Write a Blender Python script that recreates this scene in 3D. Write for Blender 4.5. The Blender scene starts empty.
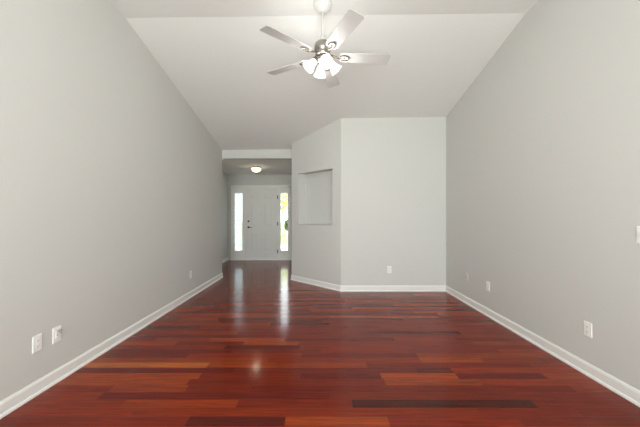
import bpy, bmesh, math, random
from mathutils import Matrix, Vector
random.seed(7)
C = bpy.context.scene.collection
S = bpy.context.scene
F = 290.0                 # focal length in pixels of the 640-wide frame
EYE = 1.24

# ---------------------------------------------------------------- camera
cd = bpy.data.cameras.new('camera'); cam = bpy.data.objects.new('camera', cd); C.objects.link(cam)
cd.sensor_width = 36.0; cd.lens = F / 640 * 36.0; cd.clip_start = 0.02; cd.clip_end = 300
cam.location = (0, 0, EYE); cam.rotation_euler = (math.pi / 2, 0, 0)
cd.shift_x = 1.0 / 640; cd.shift_y = 2.8 / 640
S.camera = cam

# ---------------------------------------------------------------- world, daylight, exposure
S.view_settings.view_transform = 'Standard'; S.view_settings.look = 'None'
S.view_settings.gamma = 1.0; S.view_settings.use_curve_mapping = False
S.view_settings.exposure = 1.02
w = bpy.data.worlds.new('sky'); S.world = w; w.use_nodes = True
bg = w.node_tree.nodes['Background']
bg.inputs[0].default_value = (0.88, 0.95, 1.0, 1); bg.inputs[1].default_value = 3.2
sd = bpy.data.lights.new('sun', 'SUN'); sd.energy = 3.0; sd.angle = 0.02; sd.color = (1.0, 0.94, 0.84)
sun = bpy.data.objects.new('sun', sd); C.objects.link(sun); sun.rotation_euler = (math.radians(38), math.radians(-35), 0)

def area(name, loc, rot, sx, sy, power, color=(1, 1, 1)):
    l = bpy.data.lights.new(name, 'AREA'); l.shape = 'RECTANGLE'; l.size = sx; l.size_y = sy
    l.energy = power; l.color = color
    o = bpy.data.objects.new(name, l); C.objects.link(o); o.location = loc; o.rotation_euler = rot
    return o
# added area lamp standing in for daylight at the unseen rear glazing (faces +Y, into the room)
area('rear_daylight_fill', (0.05, -6.48, 1.35), (math.radians(90), 0, 0), 3.4, 2.5, 85, (0.955, 0.995, 1.0))
# added soft fill lamp behind the camera, aimed up to brighten the ceiling
area('ceiling_fill', (0.05, -1.5, 0.7), (math.radians(180 - 24), 0, 0), 2.6, 1.6, 88, (0.955, 0.995, 1.0))

# ---------------------------------------------------------------- materials
def lin(c):
    def f(v):
        v /= 255.0
        return v / 12.92 if v <= 0.04045 else ((v + 0.055) / 1.055) ** 2.4
    return tuple(f(v) for v in c[:3]) + (1,)

def mat(name, col, rough=0.6, metal=0.0, bump=0.0, bscale=200, var=0.0, emit=None, estr=0.0, spec=0.5):
    m = bpy.data.materials.new(name); m.use_nodes = True
    nt = m.node_tree; b = nt.nodes['Principled BSDF']
    b.inputs['Base Color'].default_value = col; b.inputs['Roughness'].default_value = rough
    b.inputs['Metallic'].default_value = metal; b.inputs['Specular IOR Level'].default_value = spec
    if bump or var:
        tc = nt.nodes.new('ShaderNodeTexCoord'); no = nt.nodes.new('ShaderNodeTexNoise')
        no.inputs['Scale'].default_value = bscale; no.inputs['Detail'].default_value = 3
        nt.links.new(tc.outputs['Object'], no.inputs['Vector'])
        if bump:
            bp = nt.nodes.new('ShaderNodeBump'); bp.inputs['Strength'].default_value = bump; bp.inputs['Distance'].default_value = 0.002
            nt.links.new(no.outputs['Fac'], bp.inputs['Height']); nt.links.new(bp.outputs['Normal'], b.inputs['Normal'])
        if var:
            mx = nt.nodes.new('ShaderNodeMix'); mx.data_type = 'RGBA'
            mx.inputs[6].default_value = tuple(v * (1 - var) for v in col[:3]) + (1,)
            mx.inputs[7].default_value = tuple(min(1, v * (1 + var)) for v in col[:3]) + (1,)
            nt.links.new(no.outputs['Fac'], mx.inputs[0]); nt.links.new(mx.outputs[2], b.inputs['Base Color'])
    if emit:
        b.inputs['Emission Color'].default_value = emit; b.inputs['Emission Strength'].default_value = estr
    return m

M_WALL = mat('wall_paint', lin((209, 209, 205)), 0.75, bump=0.05, bscale=350, spec=0.25)
M_CEIL = mat('ceiling_paint', lin((231, 231, 228)), 0.85, bump=0.05, bscale=300, spec=0.2)
M_TRIM = mat('white_trim', lin((236, 236, 232)), 0.4, bump=0.02, bscale=120)
M_DOOR = mat('white_door_paint', lin((232, 231, 226)), 0.42, bump=0.02, bscale=90)
M_PLATE = mat('white_plastic', lin((242, 242, 238)), 0.35, bump=0.01, bscale=400)
M_PAINTED = mat('painted_plate', lin((212, 211, 206)), 0.5, bump=0.02, bscale=300)
M_SLOT = mat('dark_slot', lin((60, 58, 55)), 0.6, bump=0.01)
M_GREY = mat('grey_plastic', lin((110, 108, 104)), 0.5, bump=0.01)
M_PLUG = mat('plug_grey', lin((176, 174, 168)), 0.5, bump=0.01)
M_NICKEL = mat('brushed_nickel', lin((168, 164, 157)), 0.25, 1.0, bump=0.03, bscale=300)
M_HARDWARE = mat('dark_nickel', lin((110, 102, 92)), 0.35, 1.0, bump=0.03, bscale=300)
M_BRASS = mat('antique_brass', lin((150, 120, 70)), 0.35, 1.0, bump=0.03, bscale=200)
M_WHITE = mat('white_enamel', lin((214, 213, 209)), 0.3, bump=0.01, bscale=150)
M_BLADE = mat('white_blade', lin((200, 199, 196)), 0.5, bump=0.03, bscale=60)
M_SUB = mat('joint_dark', lin((38, 14, 10)), 0.6, bump=0.01)

def floor_material():
    m = bpy.data.materials.new('cherry_planks'); m.use_nodes = True
    nt = m.node_tree; N = nt.nodes; L = nt.links; b = N['Principled BSDF']
    at = N.new('ShaderNodeAttribute'); at.attribute_name = 'plank'
    tc = N.new('ShaderNodeTexCoord'); mp = N.new('ShaderNodeMapping'); mp.inputs['Scale'].default_value = (3.2, 75, 1)
    off = N.new('ShaderNodeVectorMath'); off.operation = 'MULTIPLY_ADD'
    cx = N.new('ShaderNodeCombineXYZ')
    L.new(at.outputs['Alpha'], cx.inputs[0]); L.new(at.outputs['Alpha'], cx.inputs[1]); L.new(at.outputs['Alpha'], cx.inputs[2])
    off.inputs[1].default_value = (37, 19, 53)
    L.new(cx.outputs[0], off.inputs[0]); L.new(tc.outputs['Object'], mp.inputs[0]); L.new(mp.outputs[0], off.inputs[2])
    n1 = N.new('ShaderNodeTexNoise'); n1.inputs['Scale'].default_value = 1.0; n1.inputs['Detail'].default_value = 6; n1.inputs['Roughness'].default_value = 0.6; n1.inputs['Distortion'].default_value = 0.6
    L.new(off.outputs[0], n1.inputs['Vector'])
    r = N.new('ShaderNodeMapRange'); r.inputs[1].default_value = 0.25; r.inputs[2].default_value = 0.75; r.inputs[3].default_value = 0.5; r.inputs[4].default_value = 1.45
    L.new(n1.outputs['Fac'], r.inputs[0])
    mu = N.new('ShaderNodeVectorMath'); mu.operation = 'SCALE'
    L.new(at.outputs['Color'], mu.inputs[0]); L.new(r.outputs[0], mu.inputs['Scale'])
    L.new(mu.outputs[0], b.inputs['Base Color'])
    n2 = N.new('ShaderNodeTexNoise'); n2.inputs['Scale'].default_value = 3.0; n2.inputs['Detail'].default_value = 5
    L.new(tc.outputs['Object'], n2.inputs['Vector'])
    r2 = N.new('ShaderNodeMapRange'); r2.inputs[1].default_value = 0.3; r2.inputs[2].default_value = 0.7; r2.inputs[3].default_value = 0.13; r2.inputs[4].default_value = 0.21
    L.new(n2.outputs['Fac'], r2.inputs[0]); L.new(r2.outputs[0], b.inputs['Roughness'])
    bp = N.new('ShaderNodeBump'); bp.inputs['Strength'].default_value = 0.06; bp.inputs['Distance'].default_value = 0.002
    L.new(n1.outputs['Fac'], bp.inputs['Height']); L.new(bp.outputs['Normal'], b.inputs['Normal'])
    b.inputs['Specular IOR Level'].default_value = 0.1
    b.inputs['Coat Weight'].default_value = 0.25; b.inputs['Coat Roughness'].default_value = 0.09; b.inputs['Coat IOR'].default_value = 1.4
    return m
M_FLOOR = floor_material()

def glass_material():
    m = bpy.data.materials.new('clear_glass'); m.use_nodes = True
    nt = m.node_tree; nt.nodes.remove(nt.nodes['Principled BSDF'])
    out = nt.nodes['Material Output']; t = nt.nodes.new('ShaderNodeBsdfTransparent'); g = nt.nodes.new('ShaderNodeBsdfGlossy')
    t.inputs[0].default_value = (0.97, 0.985, 0.98, 1); g.inputs['Roughness'].default_value = 0.03
    fr = nt.nodes.new('ShaderNodeFresnel'); fr.inputs[0].default_value = 1.3; mx = nt.nodes.new('ShaderNodeMixShader')
    nt.links.new(fr.outputs[0], mx.inputs[0]); nt.links.new(t.outputs[0], mx.inputs[1]); nt.links.new(g.outputs[0], mx.inputs[2]); nt.links.new(mx.outputs[0], out.inputs[0])
    return m
M_GLASS = glass_material()

def frosted(name, col, emit, clear=0.55):
    m = bpy.data.materials.new(name); m.use_nodes = True
    nt = m.node_tree; nt.nodes.remove(nt.nodes['Principled BSDF']); out = nt.nodes['Material Output']
    tr = nt.nodes.new('ShaderNodeBsdfTransparent'); tl = nt.nodes.new('ShaderNodeBsdfTranslucent'); df = nt.nodes.new('ShaderNodeBsdfDiffuse')
    tc = nt.nodes.new('ShaderNodeTexCoord'); no = nt.nodes.new('ShaderNodeTexNoise'); no.inputs['Scale'].default_value = 14
    rg = nt.nodes.new('ShaderNodeMapRange'); rg.inputs[3].default_value = clear - 0.08; rg.inputs[4].default_value = clear + 0.08
    nt.links.new(tc.outputs['Object'], no.inputs['Vector']); nt.links.new(no.outputs['Fac'], rg.inputs[0])
    tl.inputs[0].default_value = col; df.inputs[0].default_value = col
    em = nt.nodes.new('ShaderNodeEmission'); em.inputs[0].default_value = col; em.inputs[1].default_value = emit
    m1 = nt.nodes.new('ShaderNodeMixShader'); m2 = nt.nodes.new('ShaderNodeMixShader'); ad = nt.nodes.new('ShaderNodeAddShader')
    nt.links.new(tl.outputs[0], m1.inputs[1]); nt.links.new(df.outputs[0], m1.inputs[2])
    nt.links.new(rg.outputs[0], m2.inputs[0]); nt.links.new(m1.outputs[0], m2.inputs[1]); nt.links.new(tr.outputs[0], m2.inputs[2])
    nt.links.new(m2.outputs[0], ad.inputs[0]); nt.links.new(em.outputs[0], ad.inputs[1]); nt.links.new(ad.outputs[0], out.inputs[0])
    return m
M_SHADE = frosted('lit_frosted_glass', (1.0, 0.985, 0.95, 1), 0.5)
M_DOME = frosted('lit_ceiling_glass', (1.0, 0.93, 0.78, 1), 0.25)
M_BULB = mat('lit_bulb', (1, 1, 1, 1), 0.4, emit=(1.0, 0.96, 0.88, 1), estr=4.0, bump=0.01)

def louver_material():
    m = mat('white_louver', lin((238, 244, 246)), 0.45, bump=0.01)
    nt = m.node_tree; tl = nt.nodes.new('ShaderNodeBsdfTranslucent'); tl.inputs[0].default_value = lin((232, 242, 246))
    mx = nt.nodes.new('ShaderNodeMixShader'); mx.inputs[0].default_value = 0.7
    nt.links.new(nt.nodes['Principled BSDF'].outputs[0], mx.inputs[1]); nt.links.new(tl.outputs[0], mx.inputs[2]); nt.links.new(mx.outputs[0], nt.nodes['Material Output'].inputs[0])
    return m
M_LOUVER = louver_material()

# ---------------------------------------------------------------- mesh helpers
def finish(bm, name, m, parent=None, smooth=False, bevel=0.0, mats=None):
    bmesh.ops.recalc_face_normals(bm, faces=bm.faces)
    me = bpy.data.meshes.new(name); bm.to_mesh(me); bm.free()
    for x in (mats or [m]): me.materials.append(x)
    if smooth:
        for p in me.polygons: p.use_smooth = True
    o = bpy.data.objects.new(name, me); C.objects.link(o)
    if parent: o.parent = parent
    if bevel:
        md = o.modifiers.new('bevel', 'BEVEL'); md.width = bevel; md.segments = 2; md.limit_method = 'ANGLE'
    return o

def box(bm, x0, x1, y0, y1, z0, z1, mtx=None):
    vs = [Vector(p) for p in ((x0, y0, z0), (x1, y0, z0), (x1, y1, z0), (x0, y1, z0), (x0, y0, z1), (x1, y0, z1), (x1, y1, z1), (x0, y1, z1))]
    if mtx: vs = [mtx @ v for v in vs]
    v = [bm.verts.new(p) for p in vs]
    for f in ((0, 3, 2, 1), (4, 5, 6, 7), (0, 1, 5, 4), (1, 2, 6, 5), (2, 3, 7, 6), (3, 0, 4, 7)):
        bm.faces.new([v[i] for i in f])

def lathe(bm, prof, n=32, mtx=None, cap=True):
    rings = []
    for r, z in prof:
        ring = []
        for i in range(n):
            a = 2 * math.pi * i / n
            p = Vector((r * math.cos(a), r * math.sin(a), z))
            ring.append(bm.verts.new(mtx @ p if mtx else p))
        rings.append(ring)
    for a, b in zip(rings, rings[1:]):
        for i in range(n):
            j = (i + 1) % n
            bm.faces.new((a[i], a[j], b[j], b[i]))
    if cap:
        bm.faces.new(rings[0]); bm.faces.new(rings[-1])

def tube(bm, pts, r, n=8, closed=False):
    pts = [Vector(p) for p in pts]; rings = []
    k = len(pts)
    for i, p in enumerate(pts):
        if closed: d = pts[(i + 1) % k] - pts[i - 1]
        else: d = pts[min(i + 1, k - 1)] - pts[max(i - 1, 0)]
        d.normalize()
        up = Vector((0, 0, 1)) if abs(d.z) < 0.9 else Vector((1, 0, 0))
        a = d.cross(up).normalized(); b = d.cross(a).normalized()
        rr = r[i] if isinstance(r, (list, tuple)) else r
        rings.append([bm.verts.new(p + rr * (math.cos(2 * math.pi * j / n) * a + math.sin(2 * math.pi * j / n) * b)) for j in range(n)])
    seq = list(zip(rings, rings[1:])) + ([(rings[-1], rings[0])] if closed else [])
    for u, v in seq:
        for j in range(n):
            q = (j + 1) % n
            bm.faces.new((u[j], u[q], v[q], v[j]))
    if not closed:
        bm.faces.new(rings[0]); bm.faces.new(rings[-1])

def prism(bm, poly, fn, t0, t1):
    """poly of 2D points extruded from t0 to t1; fn(u, v, t) -> point."""
    a = [bm.verts.new(fn(u, v, t0)) for u, v in poly]; b = [bm.verts.new(fn(u, v, t1)) for u, v in poly]
    n = len(poly)
    for i in range(n):
        j = (i + 1) % n
        bm.faces.new((a[i], a[j], b[j], b[i]))
    bm.faces.new(a); bm.faces.new(b)

def struct(name, bm, m, parent=None, **k):
    o = finish(bm, name, m, parent, **k)
    if not parent: o['kind'] = 'structure'
    return o

def thing(name, label, cat, loc=(0, 0, 0), rot=None, group=None):
    o = bpy.data.objects.new(name, None); C.objects.link(o); o.empty_display_size = 0.05
    o.location = loc
    if rot is not None: o.rotation_euler = rot
    o['label'] = label; o['category'] = cat
    if group: o['group'] = group
    return o

# ---------------------------------------------------------------- room dimensions (metres; camera at x=0, y=0)
XL, XR = -1.971, 2.105
YB = 4.80                 # back wall
YREAR = -6.5
YH = 5.90                 # header into the foyer
YD = 8.18                 # front door wall
XFL = -2.57               # foyer left wall
XFR = -0.535              # foyer right wall
ZC = 3.282                 # flat ceiling
YC = 2.952                # crease where the ceiling starts to slope
SL = 0.228
ZF = 2.42                 # foyer ceiling
AX0, AY0 = 0.364, YB      # angled wall right end
AX1, AY1 = -0.535, 5.67   # angled wall left end

# ---------------------------------------------------------------- walls and ceilings
b = bmesh.new(); box(b, XL - 0.14, XL, YREAR - 0.1, YH, 0, 3.5); struct('wall_left', b, M_WALL)
b = bmesh.new(); box(b, XR, XR + 0.14, YREAR - 0.1, YB + 0.14, 0, 3.5); struct('wall_right', b, M_WALL)
b = bmesh.new(); box(b, AX0, XR, YB, YB + 0.14, 0, 3.4); struct('wall_back', b, M_WALL)
b = bmesh.new(); box(b, XL, XFR + 0.3, YH, YH + 0.13, ZF, 3.2); struct('wall_header', b, M_WALL)
b = bmesh.new()
box(b, XFL - 0.14, XL - 0.14, YH - 0.14, YH, 0, 3.2)
box(b, XFL - 0.14, XFL, YH, YD + 0.16, 0, 2.6)
struct('wall_foyer_left', b, M_WALL)
b = bmesh.new(); box(b, XFR, XFR + 0.12, AY1 + 0.02, YD + 0.16, 0, 2.6); struct('wall_foyer_right', b, M_WALL)
UX0, UX1, UZ1 = -2.485, -0.80, 2.09      # door and sidelight unit
b = bmesh.new()
box(b, XFL, UX0 + 0.05, YD, YD + 0.16, 0, 2.6); box(b, UX1 - 0.05, XFR, YD, YD + 0.16, 0, 2.6)
box(b, UX0 + 0.05, UX1 - 0.05, YD, YD + 0.16, UZ1 - 0.04, 2.6)
struct('wall_front', b, M_WALL)
# unseen rear wall, set far back and glazed wide for softer, even light
b = bmesh.new()
RX0, RX1, RZ1 = -1.65, 1.75, 2.45
box(b, XL, RX0, YREAR - 0.16, YREAR, 0, 3.5); box(b, RX1, XR, YREAR - 0.16, YREAR, 0, 3.5)
box(b, RX0, RX1, YREAR - 0.16, YREAR, RZ1, 3.5)
struct('wall_rear', b, M_WALL)
b = bmesh.new()
for x0, x1 in ((RX0, RX0 + 0.07), (RX1 - 0.07, RX1), (0.01, 0.09)): box(b, x0, x1, YREAR - 0.12, YREAR - 0.04, 0, RZ1)
box(b, RX0, RX1, YREAR - 0.12, YREAR - 0.04, RZ1 - 0.07, RZ1); box(b, RX0, RX1, YREAR - 0.12, YREAR - 0.04, 0, 0.07)
o = struct('door_2', b, M_TRIM)
b = bmesh.new(); box(b, RX0 + 0.07, RX1 - 0.07, YREAR - 0.085, YREAR - 0.075, 0.07, RZ1 - 0.07); finish(b, 'glass_pane', M_GLASS, o)

# angled wall with the recessed niche
ad = Vector((AX1 - AX0, AY1 - AY0, 0)); AL = ad.length; ad.normalize()
an = Vector((ad.y, -ad.x, 0))                 # into the wall, away from the room
def aw(s, d, z): return Vector((AX0, AY0, 0)) + ad * s + an * d + Vector((0, 0, z))
if (aw(0, 1, 0) - Vector((0, 0, 0))).length < (aw(0, -1, 0)).length: an = -an
NS0, NS1, NZ0, NZ1, ND = 0.19, 1.06, 1.085, 2.055, 0.18
b = bmesh.new()
def quad(*p): b.faces.new([b.verts.new(q) for q in p])
ss = (0, NS0, NS1, AL); zz = (0, NZ0, NZ1, 3.3)
for i in range(3):
    for j in range(3):
        if i == 1 and j == 1: continue
        quad(aw(ss[i], 0, zz[j]), aw(ss[i + 1], 0, zz[j]), aw(ss[i + 1], 0, zz[j + 1]), aw(ss[i], 0, zz[j + 1]))
quad(aw(NS0, ND, NZ0), aw(NS1, ND, NZ0), aw(NS1, ND, NZ1), aw(NS0, ND, NZ1))
for (s0, z0), (s1, z1) in (((NS0, NZ0), (NS1, NZ0)), ((NS1, NZ0), (NS1, NZ1)), ((NS1, NZ1), (NS0, NZ1)), ((NS0, NZ1), (NS0, NZ0))):
    quad(aw(s0, 0, z0), aw(s1, 0, z1), aw(s1, ND, z1), aw(s0, ND, z0))
quad(aw(0, 0.24, 0), aw(AL, 0.24, 0), aw(AL, 0.24, 3.3), aw(0, 0.24, 3.3))
quad(aw(0, 0, 0), aw(0, 0.24, 0), aw(0, 0.24, 3.3), aw(0, 0, 3.3)); quad(aw(AL, 0, 0), aw(AL, 0.24, 0), aw(AL, 0.24, 3.3), aw(AL, 0, 3.3))
quad(aw(0, 0, 3.3), aw(AL, 0, 3.3), aw(AL, 0.24, 3.3), aw(0, 0.24, 3.3))
bmesh.ops.remove_doubles(b, verts=b.verts, dist=1e-5)
struct('wall_angled', b, M_WALL)

b = bmesh.new()
def zs(y): return ZC if y <= YC else ZC - (y - YC) * SL
prism(b, [(YREAR - 0.15, ZC), (YC, ZC), (YH + 0.15, zs(YH + 0.15)), (YH + 0.15, zs(YH + 0.15) + 0.15), (YC, ZC + 0.15), (YREAR - 0.15, ZC + 0.15)],
      lambda u, v, t: Vector((t, u, v + 0.012 * t)), XL - 0.02, XR + 0.02)
struct('ceiling', b, M_CEIL)
b = bmesh.new(); box(b, XFL, XFR, YH + 0.13, YD, ZF, ZF + 0.12); struct('ceiling_foyer', b, M_CEIL)

# ---------------------------------------------------------------- plank floor
PW, PY0 = 0.083, 1.878
PAL = [((128, 41, 12), 4), ((119, 34, 11), 5), ((111, 31, 11), 4), ((135, 48, 14), 3), ((102, 28, 11), 2), ((143, 56, 18), 0.8), ((88, 24, 11), 0.4), ((124, 38, 12), 4)]
SPECIAL = {}   # row -> list of (x0, x1, colour) in metres
def sp(k, px0, px1, col):
    ym = PY0 + PW * (k + 0.5)
    SPECIAL.setdefault(k, []).append(((px0 - 319) * ym / F, (px1 - 319) * ym / F, col))
DK, OR, OB, RD, MD = (68, 22, 11), (176, 90, 34), (142, 55, 18), (97, 23, 10), (106, 27, 11)
sp(0, 352, 534, DK); sp(-2, 187, 285, (82, 24, 15)); sp(6, 60, 208, OR); sp(4, 40, 200, OB); sp(3, 30, 188, OB); sp(5, 60, 235, RD)
sp(4, 381, 457, (148, 58, 20)); sp(4, 457, 545, RD); sp(4, 300, 381, RD); sp(3, 385, 480, OB); sp(5, 345, 416, MD); sp(5, 416, 452, RD)
sp(7, 420, 482, OB); sp(-1, 285, 480, (126, 40, 14)); sp(1, 100, 330, (100, 25, 11)); sp(2, 250, 381, MD); sp(1, 330, 560, (116, 35, 13))
sp(10, 225, 300, RD); sp(12, 210, 285, (142, 58, 30)); sp(14, 370, 460, (96, 26, 15)); sp(17, 270, 330, (92, 25, 15)); sp(24, 352, 396, (140, 60, 30)); sp(20, 240, 330, (132, 50, 26))
bm = bmesh.new(); lay = bm.loops.layers.float_color.new('plank')
def plank(x0, x1, y0, y1, col):
    g = 0.0005
    v = [bm.verts.new(p) for p in ((x0 + g, y0 + g, 0), (x1 - g, y0 + g, 0), (x1 - g, y1 - g, 0), (x0 + g, y1 - g, 0))]
    f = bm.faces.new(v); j = random.uniform(0.9, 1.1); c = lin(col); a = random.random()
    for l in f.loops: l[lay] = (c[0] * j, c[1] * j, c[2] * j, a)
FX0, FX1 = -2.62, XR + 0.05
def pick():
    return random.choices([p[0] for p in PAL], [p[1] for p in PAL])[0]
k = int((YREAR - 0.1 - PY0) / PW) - 1
while PY0 + k * PW < YD + 0.02:
    y0 = PY0 + k * PW; y1 = min(y0 + PW, YD + 0.02)
    def fill(a, c):
        x = a
        while x < c - 1e-4:
            n = min(c, x + random.uniform(0.45, 1.5))
            if c - n < 0.2: n = c
            plank(x, n, y0, y1, pick()); x = n
    x = FX0 - random.uniform(0, 1.0)
    for s0, s1, col in sorted(SPECIAL.get(k, [])):
        s0 = max(s0, x); 
        if s1 - s0 < 0.05: continue
        fill(x, s0); plank(s0, min(s1, FX1), y0, y1, col); x = min(s1, FX1)
    fill(x, FX1)
    k += 1
nf = len(bm.faces)
z = -0.0015
under = bm.faces.new([bm.verts.new(p) for p in ((FX0 - 1, YREAR - 0.2, z), (FX1, YREAR - 0.2, z), (FX1, YD + 0.02, z), (FX0 - 1, YD + 0.02, z))])
under.material_index = 1
struct('floor', bm, M_FLOOR, mats=[M_FLOOR, M_SUB])

# ---------------------------------------------------------------- baseboards
BASE = [(0, 0), (0.024, 0), (0.023, 0.010), (0.018, 0.018), (0.013, 0.021), (0.013, 0.078), (0.010, 0.086), (0.006, 0.095), (0, 0.095)]
def baseboard(name, p0, p1, n):
    p0 = Vector((*p0, 0)); p1 = Vector((*p1, 0)); n = Vector((*n, 0)).normalized()
    b = bmesh.new(); prism(b, BASE, lambda u, v, t: p0.lerp(p1, t) + n * u + Vector((0, 0, v)), 0, 1)
    struct(name, b, M_TRIM)
baseboard('baseboard_left', (XL, YREAR), (XL, YH), (1, 0))
baseboard('baseboard_right', (XR, YREAR), (XR, YB), (-1, 0))
baseboard('baseboard_back', (AX0 - 0.01, YB), (XR, YB), (0, -1))
baseboard('baseboard_angled', (AX0 + 0.004, AY0 - 0.004), (AX1, AY1), (-an.x, -an.y))
baseboard('baseboard_foyer_left', (XFL, YH), (XFL, YD), (1, 0))
baseboard('baseboard_foyer_right', (XFR, AY1), (XFR, YD), (-1, 0))

# ---------------------------------------------------------------- front door, sidelights, casing
def px(x, y=YD): return (x - 319) * y / F
b = bmesh.new()      # casing around the whole unit
box(b, UX0, UX0 + 0.06, YD - 0.018, YD, 0, UZ1); box(b, UX1 - 0.06, UX1, YD - 0.018, YD, 0, UZ1)
box(b, UX0, UX1, YD - 0.018, YD, UZ1 - 0.06, UZ1 + 0.01)
box(b, UX0 - 0.008, UX1 + 0.008, YD - 0.026, YD, UZ1 + 0.01, UZ1 + 0.025)
struct('trim_1', b, M_TRIM, bevel=0.004)
DX0, DX1, DZ0, DZ1 = px(246), px(277.6), 0.035, 2.005
b = bmesh.new()      # mullions and head of the frame
for x0, x1 in ((DX0 - 0.045, DX0 - 0.004), (DX1 + 0.004, DX1 + 0.045)): box(b, x0, x1, YD + 0.0, YD + 0.12, 0.03, UZ1 - 0.06)
box(b, UX0 + 0.06, UX1 - 0.06, YD + 0.002, YD + 0.12, DZ1 + 0.004, UZ1 - 0.03)
struct('trim_2', b, M_TRIM, bevel=0.003)
b = bmesh.new(); box(b, UX0 + 0.06, UX1 - 0.06, YD - 0.015, YD + 0.14, 0, 0.03); struct('trim_3', b, M_TRIM, bevel=0.004)
# door slab with six raised panels
b = bmesh.new(); yf = YD + 0.012
box(b, DX0, DX1, yf + 0.012, yf + 0.045, DZ0, DZ1)
W = DX1 - DX0; st = 0.115; mid = 0.10; cw = (W - 2 * st - mid) / 2
cols = [(DX0 + st, DX0 + st + cw), (DX1 - st - cw, DX1 - st)]
rows = [(0.26, 0.80), (0.96, 1.60), (1.72, 1.88)]
xs = [DX0, cols[0][0], cols[0][1], cols[1][0], cols[1][1], DX1]
zs_ = [DZ0, 0.26, 0.80, 0.96, 1.60, 1.72, 1.88, DZ1]
for i in range(5):
    for j in range(7):
        if i in (1, 3) and j in (1, 3, 5): continue
        box(b, xs[i], xs[i + 1], yf, yf + 0.0125, zs_[j], zs_[j + 1])
for x0, x1 in cols:
    for z0, z1 in rows:
        e = 0.028; q = 0.022
        o_ = [b.verts.new(p) for p in ((x0 + q, yf + 0.012, z0 + q), (x1 - q, yf + 0.012, z0 + q), (x1 - q, yf + 0.012, z1 - q), (x0 + q, yf + 0.012, z1 - q))]
        q2 = q + e
        i_ = [b.verts.new(p) for p in ((x0 + q2, yf + 0.002, z0 + q2), (x1 - q2, yf + 0.002, z0 + q2), (x1 - q2, yf + 0.002, z1 - q2), (x0 + q2, yf + 0.002, z1 - q2))]
        for a in range(4):
            c = (a + 1) % 4; b.faces.new((o_[a], o_[c], i_[c], i_[a]))
        b.faces.new(i_)
bmesh.ops.remove_doubles(b, verts=b.verts, dist=1e-5)
door = struct('door_1', b, M_DOOR)
RY = Matrix.Rotation(math.radians(90), 4, 'X')
def at(x, y, z): return Matrix.Translation((x, y, z)) @ RY      # lathe axis towards the room (-Y)
b = bmesh.new(); lathe(b, [(0.031, 0.0), (0.031, 0.008), (0.026, 0.014), (0.012, 0.016), (0.012, 0.045), (0.014, 0.05)], 20, at(DX0 + 0.07, yf, 0.93))
tube(b, [(DX0 + 0.07, yf - 0.045, 0.93), (DX0 + 0.11, yf - 0.047, 0.931), (DX0 + 0.155, yf - 0.044, 0.925), (DX0 + 0.18, yf - 0.04, 0.92)], [0.011, 0.0095, 0.0085, 0.007])
finish(b, 'door_handle', M_HARDWARE, door, smooth=True)
b = bmesh.new(); lathe(b, [(0.029, 0.0), (0.029, 0.012), (0.022, 0.02), (0.01, 0.022)], 20, at(DX0 + 0.07, yf, 1.10)); box(b, DX0 + 0.064, DX0 + 0.076, yf - 0.036, yf - 0.02, 1.08, 1.12)
finish(b, 'deadbolt', M_HARDWARE, door, smooth=False)
for zc in (0.25, 1.03, 1.78):
    b = bmesh.new(); lathe(b, [(0.008, -0.05), (0.008, 0.05)], 12, Matrix.Translation((DX1 + 0.002, YD - 0.006, zc)))
    box(b, DX1 - 0.012, DX1 + 0.016, YD - 0.002, YD + 0.004, zc - 0.05, zc + 0.05); finish(b, 'hinge', M_HARDWARE, door)

def sidelight(name, x0, x1, g0, g1, gz0, gz1):
    b = bmesh.new(); y0, y1 = YD + 0.012, YD + 0.06
    box(b, x0, g0, y0, y1, 0.03, DZ1 + 0.004); box(b, g1, x1, y0, y1, 0.03, DZ1 + 0.004)
    box(b, g0, g1, y0, y1, 0.03, gz0); box(b, g0, g1, y0, y1, gz1, DZ1 + 0.004)
    fr = 0.018
    box(b, g0 - fr, g0, y0 - 0.008, y0, gz0 - fr, gz1 + fr); box(b, g1, g1 + fr, y0 - 0.008, y0, gz0 - fr, gz1 + fr)
    box(b, g0, g1, y0 - 0.008, y0, gz0 - fr, gz0); box(b, g0, g1, y0 - 0.008, y0, gz1, gz1 + fr)
    px0, px1 = g0 + 0.0, g1 - 0.0     # small raised panel below the pane
    if gz0 > 0.25: box(b, px0, px1, y0 - 0.006, y0, 0.10, gz0 - 0.06)
    o = struct(name, b, M_TRIM)
    b = bmesh.new(); box(b, g0, g1, y0 + 0.024, y0 + 0.032, gz0, gz1); finish(b, 'glass_pane', M_GLASS, o)
    return o
LG0, LG1, RG0, RG1 = px(234.8), px(242.0), px(280.8), px(287.6)
GZ0, GZ1 = EYE - (250.6 - 216.3) * YD / F, EYE + (216.3 - 193) * YD / F
sidelight('window_1', UX0 + 0.06, DX0 - 0.045, LG0, LG1, GZ0, GZ1)
sidelight('window_2', DX1 + 0.045, UX1 - 0.06, RG0, RG1, GZ0, GZ1)
# louvered shutter in the left sidelight
sh = thing('window_shutter', 'narrow white louvered shutter in the sidelight left of the front door', 'shutter', ((LG0 + LG1) / 2, YD + 0.004, GZ0))
hw, H = (LG1 - LG0) / 2, GZ1 - GZ0
b = bmesh.new(); nL = 24
for i in range(nL):
    zc = (i + 0.5) * H / nL
    m4 = Matrix.Translation((0, 0.0, zc)) @ Matrix.Rotation(math.radians(-64), 4, 'X')
    box(b, -hw + 0.006, hw - 0.006, -0.032, 0.032, -0.003, 0.003, m4)
finish(b, 'louvers', M_LOUVER, sh)
b = bmesh.new(); tube(b, [(0, -0.026, 0.06), (0, -0.026, H - 0.06)], 0.004, 6); finish(b, 'tilt_rod', M_LOUVER, sh)

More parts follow.
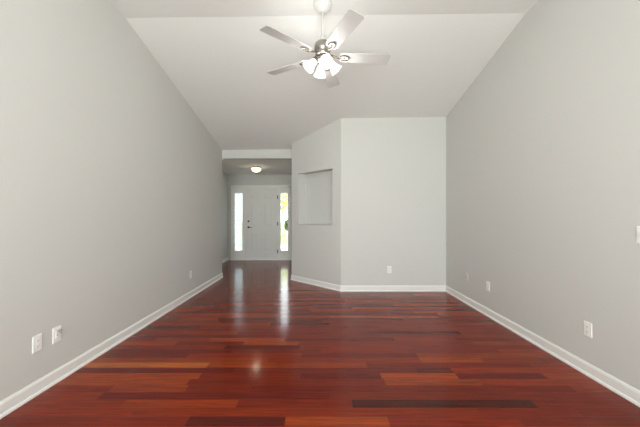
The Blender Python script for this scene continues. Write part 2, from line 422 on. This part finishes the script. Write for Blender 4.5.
# ---------------------------------------------------------------- wall plates
def rot_for(n):   # local +Z of plate towards n, local Y up
    n = Vector(n); up = Vector((0, 0, 1)); x = up.cross(n).normalized()
    return Matrix((x, up, n)).transposed().to_euler()
def plate_body(parent, m, wd=0.07, ht=0.115):
    b = bmesh.new(); a, c, t = wd / 2, ht / 2, 0.006
    lo = [b.verts.new(p) for p in ((-a, -c, 0), (a, -c, 0), (a, c, 0), (-a, c, 0))]
    e = 0.005; up = [b.verts.new(p) for p in ((-a + e, -c + e, t), (a - e, -c + e, t), (a - e, c - e, t), (-a + e, c - e, t))]
    mi = [b.verts.new(p) for p in ((-a, -c, t * .5), (a, -c, t * .5), (a, c, t * .5), (-a, c, t * .5))]
    for q, r in ((lo, mi), (mi, up)):
        for i in range(4):
            j = (i + 1) % 4; b.faces.new((q[i], q[j], r[j], r[i]))
    b.faces.new(lo); b.faces.new(up)
    return finish(b, 'cover_plate', m, parent)
def outlet(loc, n, label, m=M_PLATE, group=None):
    t = thing('electrical_outlet', label, 'outlet', loc, rot_for(n), group)
    p = plate_body(t, m)
    for s in (-1, 1):
        b = bmesh.new(); N_ = 20; pts = []
        for i in range(N_):
            a = 2 * math.pi * i / N_; pts.append((0.0165 * math.cos(a), max(-0.0125, min(0.0125, 0.0165 * math.sin(a))) + s * 0.0195))
        prism(b, pts, lambda u, v, tt: Vector((u, v, tt)), 0.004, 0.0078); rc = finish(b, 'receptacle', m, t)
        b = bmesh.new(); y = s * 0.0195
        box(b, -0.0075, -0.0053, y - 0.003, y + 0.006, 0.0074, 0.0081); box(b, 0.0053, 0.0075, y - 0.002, y + 0.006, 0.0074, 0.0081)
        lathe(b, [(0.0022, 0.0074), (0.0022, 0.0081)], 10, Matrix.Translation((0, y - 0.0075, 0))); finish(b, 'slots', M_SLOT, rc)
    b = bmesh.new(); lathe(b, [(0.003, 0.005), (0.003, 0.007), (0.001, 0.0075)], 10); finish(b, 'screw', M_PLATE, t)
    return t
outlet((XL, 2.027, 0.352), (1, 0, 0), 'white outlet plate on the left wall, the nearer of the two side by side')
outlet((XL, 4.45, 0.347), (1, 0, 0), 'small white outlet far down the left wall, close to the foyer opening')
outlet((1.163, YB, 0.356), (0, -1, 0), 'white outlet plate on the back wall above the baseboard')
outlet((XR, 2.269, 0.356), (-1, 0, 0), 'large near white outlet plate low on the right wall')
outlet((XR, 3.609, 0.369), (-1, 0, 0), 'white outlet on the right wall, second from the far corner')
# cable plate with a plug sticking out, left wall
t = thing('cable_plate', 'white wall plate with a grey plug sticking out, on the left wall', 'wall plate', (XL, 2.178, 0.352), rot_for((1, 0, 0)))
plate_body(t, M_PLATE)
b = bmesh.new(); box(b, -0.014, 0.014, -0.026, 0.028, 0.005, 0.010); finish(b, 'jack', M_PLATE, t)
b = bmesh.new(); lathe(b, [(0.006, 0.008), (0.006, 0.02), (0.0045, 0.02), (0.0045, 0.032)], 12, Matrix.Translation((0.002, 0.018, 0)))
box(b, -0.006, 0.024, 0.025, 0.032, 0.006, 0.022); finish(b, 'plug', M_PLUG, t)
b = bmesh.new(); lathe(b, [(0.004, 0.008), (0.004, 0.0115)], 12, Matrix.Translation((-0.004, -0.003, 0))); finish(b, 'port', M_SLOT, t)
# painted cable plate, right wall, near the far corner
t = thing('cable_plate', 'faint wall-coloured cable plate on the right wall nearest the far corner', 'wall plate', (XR, 4.123, 0.378), rot_for((-1, 0, 0)))
plate_body(t, M_PAINTED)
b = bmesh.new(); lathe(b, [(0.007, 0.005), (0.007, 0.010), (0.0045, 0.010), (0.0045, 0.018)], 12); finish(b, 'connector', M_GREY, t)
# light switch at the right edge
t = thing('light_switch', 'white toggle light switch at chest height on the right wall', 'light switch', (XR, 1.886, 1.118), rot_for((-1, 0, 0)))
plate_body(t, M_PLATE)
b = bmesh.new(); box(b, -0.0055, 0.0055, -0.012, 0.012, 0.004, 0.0068); finish(b, 'switch_slot', M_GREY, t)
b = bmesh.new(); box(b, -0.004, 0.004, -0.006, 0.006, 0.0, 0.018, Matrix.Translation((0, 0, 0.004)) @ Matrix.Rotation(math.radians(30), 4, 'X')); finish(b, 'toggle', M_PLATE, t)
for s in (-1, 1):
    b = bmesh.new(); lathe(b, [(0.003, 0.005), (0.003, 0.007), (0.001, 0.0075)], 10, Matrix.Translation((0, s * 0.03, 0))); finish(b, 'screw', M_GREY, t)

# ---------------------------------------------------------------- foyer ceiling light
FL = Vector((px(256.2, 6.93), 6.93, ZF))
t = thing('ceiling_light', 'lit flush glass dome lamp with brass rim on the foyer ceiling', 'ceiling light', FL)
b = bmesh.new(); lathe(b, [(0.05, 0), (0.118, -0.002), (0.128, -0.012), (0.126, -0.024), (0.112, -0.03)], 36); finish(b, 'rim', M_BRASS, t, smooth=True)
b = bmesh.new(); lathe(b, [(0.108, -0.026), (0.112, -0.05), (0.104, -0.082), (0.08, -0.107), (0.045, -0.121), (0.008, -0.125)], 36, cap=False); finish(b, 'glass_dome', M_DOME, t, smooth=True)
b = bmesh.new(); lathe(b, [(0.005, -0.119), (0.013, -0.125), (0.015, -0.133), (0.008, -0.142), (0.011, -0.15), (0.003, -0.16)], 16); finish(b, 'finial', M_BRASS, t, smooth=True)
def point(name, loc, e, r, col):
    l = bpy.data.lights.new(name, 'POINT'); l.energy = e; l.shadow_soft_size = r; l.color = col
    o = bpy.data.objects.new(name, l); C.objects.link(o); o.location = loc; return o
point('foyer_lamp_light', FL + Vector((0, 0, -0.06)), 2.0, 0.06, (1.0, 0.9, 0.72))

# ---------------------------------------------------------------- ceiling fan
FC = Vector((0.035, 2.774, ZC + 0.001))
fan = thing('ceiling_fan', 'white five-blade ceiling fan with nickel motor and four lit glass shades', 'ceiling fan', FC)
BZ = EYE + 1.525 - ZC          # blade height relative to the ceiling
b = bmesh.new(); lathe(b, [(0.088, 0.0), (0.09, -0.02), (0.082, -0.045), (0.06, -0.07), (0.03, -0.085), (0.02, -0.092)], 36); finish(b, 'canopy', M_WHITE, fan, smooth=True)
b = bmesh.new(); lathe(b, [(0.0125, -0.09), (0.0125, BZ + 0.17)], 16); lathe(b, [(0.022, BZ + 0.19), (0.026, BZ + 0.165), (0.026, BZ + 0.14)], 20); finish(b, 'downrod', M_WHITE, fan, smooth=True)
b = bmesh.new(); lathe(b, [(0.025, BZ + 0.15), (0.05, BZ + 0.142), (0.072, BZ + 0.122), (0.08, BZ + 0.098), (0.08, BZ + 0.066), (0.074, BZ + 0.05), (0.066, BZ + 0.044), (0.072, BZ + 0.03), (0.072, BZ + 0.012), (0.05, BZ)], 40)
finish(b, 'motor_housing', M_NICKEL, fan, smooth=True)
# light kit body
b = bmesh.new(); lathe(b, [(0.04, BZ + 0.005), (0.058, BZ - 0.01), (0.06, BZ - 0.04), (0.045, BZ - 0.06), (0.02, BZ - 0.07), (0.008, BZ - 0.085)], 32)
finish(b, 'light_fitter', M_NICKEL, fan, smooth=True)
PITCH = math.radians(-12)
def blade_shape():
    b = bmesh.new(); pts = []
    r0, r1 = 0.165, 0.65
    for i in range(9):       # root, rounded
        a = math.pi / 2 + math.pi * i / 8; pts.append((r0 + 0.03 + 0.05 * math.cos(a) * 0.7, 0.056 * math.sin(a)))
    pts += [(0.40, -0.064)]
    cr = 0.022               # tip corners
    for i in range(5):
        a = -math.pi / 2 + math.pi / 2 * i / 4; pts.append((r1 - cr + cr * math.cos(a), -0.070 + cr + cr * math.sin(a)))
    for i in range(5):
        a = math.pi / 2 * i / 4; pts.append((r1 - cr + cr * math.cos(a), 0.070 - cr + cr * math.sin(a)))
    pts += [(0.40, 0.064)]
    prism(b, pts, lambda u, v, tt: Vector((u, v, tt)), -0.003, 0.003)
    return b
def iron_shape():
    b = bmesh.new(); zz_ = -0.009
    tube(b, [(0.07, 0, 0.018), (0.10, 0, 0.010), (0.135, 0, -0.004), (0.155, 0, zz_)], [0.010, 0.009, 0.008, 0.007])
    loop = [(0.155 + 0.05 * (1 - math.cos(2 * math.pi * i / 24)), 0.032 * math.sin(2 * math.pi * i / 24), zz_) for i in range(24)]
    tube(b, loop, 0.0048, 8, closed=True)
    tube(b, [(0.16, 0, zz_), (0.19, 0.008, zz_), (0.215, 0.0, zz_), (0.2, -0.009, zz_)], 0.004, 6)
    for p in ((0.205, 0.031), (0.205, -0.031), (0.255, 0)):
        lathe(b, [(0.007, zz_ - 0.004), (0.007, -0.002)], 10, Matrix.Translation((p[0], p[1], 0)))
    return b
bl_mesh = ir_mesh = None
for kk in range(5):
    ang = math.radians(293.05 + 72 * kk)
    if bl_mesh is None:
        bo = finish(blade_shape(), 'blade', M_BLADE, fan, bevel=0.001); io = finish(iron_shape(), 'blade_iron', M_HARDWARE, bo, smooth=True)
        bl_mesh, ir_mesh = bo, io
    else:
        bo = bl_mesh.copy(); io = ir_mesh.copy(); C.objects.link(bo); C.objects.link(io); bo.parent = fan; io.parent = bo
    bo.matrix_local = Matrix.Translation((0, 0, BZ + 0.002)) @ Matrix.Rotation(ang, 4, 'Z') @ Matrix.Rotation(PITCH, 4, 'X')
# four bell shades on short arms
SH = [(0.019, 0.0), (0.026, 0.006), (0.030, 0.02), (0.035, 0.042), (0.043, 0.068), (0.053, 0.09), (0.060, 0.101)]
sh0 = None
for kk in range(4):
    ang = math.radians(-78 + 90 * kk); d = Vector((math.cos(ang), math.sin(ang), 0))
    neck = Vector((0, 0, BZ - 0.045)) + d * 0.075
    axis = (d * math.sin(math.radians(42)) + Vector((0, 0, -math.cos(math.radians(42))))).normalized()
    m4 = Matrix.Translation(neck) @ axis.to_track_quat('Z', 'Y').to_matrix().to_4x4()
    if sh0 is None:
        b = bmesh.new(); lathe(b, SH, 32, cap=False)
        s = finish(b, 'lamp_shade', M_SHADE, fan, smooth=True)
        b = bmesh.new(); lathe(b, [(0.012, -0.03), (0.020, -0.02), (0.022, 0.0), (0.021, 0.012)], 20); so = finish(b, 'socket', M_NICKEL, s, smooth=True)
        b = bmesh.new(); lathe(b, [(0.010, 0.012), (0.013, 0.03), (0.022, 0.052), (0.024, 0.066), (0.019, 0.082), (0.008, 0.09), (0.001, 0.091)], 20); bu = finish(b, 'bulb', M_BULB, s, smooth=True)
        sh0 = (s, so, bu)
    else:
        s, so, bu = [x.copy() for x in sh0]
        for x in (s, so, bu): C.objects.link(x)
        s.parent = fan; so.parent = s; bu.parent = s
    s.matrix_local = m4
    b = bmesh.new(); tube(b, [Vector((0, 0, BZ - 0.03)) + d * 0.045, Vector((0, 0, BZ - 0.028)) + d * 0.06, neck - axis * 0.02], 0.009); finish(b, 'lamp_arm', M_NICKEL, fan, smooth=True)
    point('fan_lamp_light', FC + neck + axis * 0.065, 8, 0.03, (1.0, 0.99, 0.965))

# ---------------------------------------------------------------- outside the front door
M_LAWN = mat('lawn_grass', lin((150, 170, 70)), 0.9, var=0.35, bscale=6)
M_PATH = mat('pale_concrete', lin((205, 198, 186)), 0.85, var=0.08, bscale=5)
M_ROAD = mat('asphalt', lin((170, 170, 168)), 0.9, var=0.08, bscale=5)
M_BARK = mat('pale_bark', lin((190, 165, 150)), 0.9, bump=0.4, bscale=25, var=0.15)
M_LEAF = mat('yellow_green_leaves', lin((178, 184, 60)), 0.6, var=0.3, bscale=7)
M_DARKLEAF = mat('dark_green_leaves', lin((60, 78, 50)), 0.6, var=0.3, bscale=9)
GZ = -0.12
b = bmesh.new(); box(b, -14, 10, YD + 0.16, 22, GZ - 0.2, GZ); struct('ground_lawn', b, M_LAWN)
b = bmesh.new(); box(b, -3.3, 0.2, YD + 0.16, 13.6, GZ, GZ + 0.03); struct('porch_slab', b, M_PATH)
b = bmesh.new(); box(b, -30, 26, 22, 29, GZ - 0.2, GZ - 0.03); struct('road', b, M_ROAD)
b = bmesh.new(); box(b, -50, 50, 29, 60, GZ - 0.2, GZ); struct('ground_far_lawn', b, M_LAWN)
b = bmesh.new(); box(b, -14, 10, -20, YREAR - 0.16, GZ - 0.2, GZ); struct('ground_back_lawn', b, M_LAWN)
def leaves(bm, c, r, n, s):
    for _ in range(n):
        while True:
            p = Vector((random.uniform(-1, 1), random.uniform(-1, 1), random.uniform(-1, 1)))
            if 0.15 < p.length < 1: break
        p = Vector(c) + Vector((p.x * r[0], p.y * r[1], p.z * r[2]))
        a = Vector((random.gauss(0, 1), random.gauss(0, 1), random.gauss(0, 1))).normalized(); d = a.orthogonal().normalized(); e = a.cross(d)
        q = s * random.uniform(0.7, 1.3)
        v = [bm.verts.new(p + x) for x in (d * q, e * q * 0.5 + a * q * 0.12, -d * q, -e * q * 0.5 + a * q * 0.12)]
        bm.faces.new(v)
def tree(label, x, y, h, crown, m, n, s, tr):
    t = thing('tree', label, 'tree', (x, y, GZ))
    b = bmesh.new(); tube(b, [(0, 0, 0), (0.04, 0, h * 0.35), (-0.03, 0.05, h * 0.7), (0.02, 0, h)], [tr * 1.25, tr, tr * 0.8, tr * 0.45], 10)
    for a in range(5):
        an_ = a * 1.3; tube(b, [(0, 0, h * (0.55 + 0.06 * a)), (math.cos(an_) * 0.5, math.sin(an_) * 0.5, h * (0.7 + 0.06 * a)), (math.cos(an_) * 1.1, math.sin(an_) * 1.1, h * (0.8 + 0.05 * a))], [tr * 0.4, tr * 0.25, tr * 0.1], 6)
    finish(b, 'trunk', M_BARK, t, smooth=True)
    b = bmesh.new(); leaves(b, (0, 0, h), crown, n, s); finish(b, 'foliage', m, t)
tree('yellow-green leafy tree seen through the clear sidelight right of the front door', -2.4, 19.5, 2.55, (1.2, 1.0, 0.8), M_LEAF, 900, 0.09, 0.1)
t = thing('shrub', 'dark green shrub seen low through the right-hand sidelight', 'shrub', (-1.95, 17.6, GZ))
b = bmesh.new(); tube(b, [(0, 0, 0), (0, 0, 0.5)], 0.03, 6); finish(b, 'stem', M_BARK, t)
b = bmesh.new(); leaves(b, (0, 0, 0.82), (0.15, 0.15, 0.34), 600, 0.06); finish(b, 'foliage', M_DARKLEAF, t)
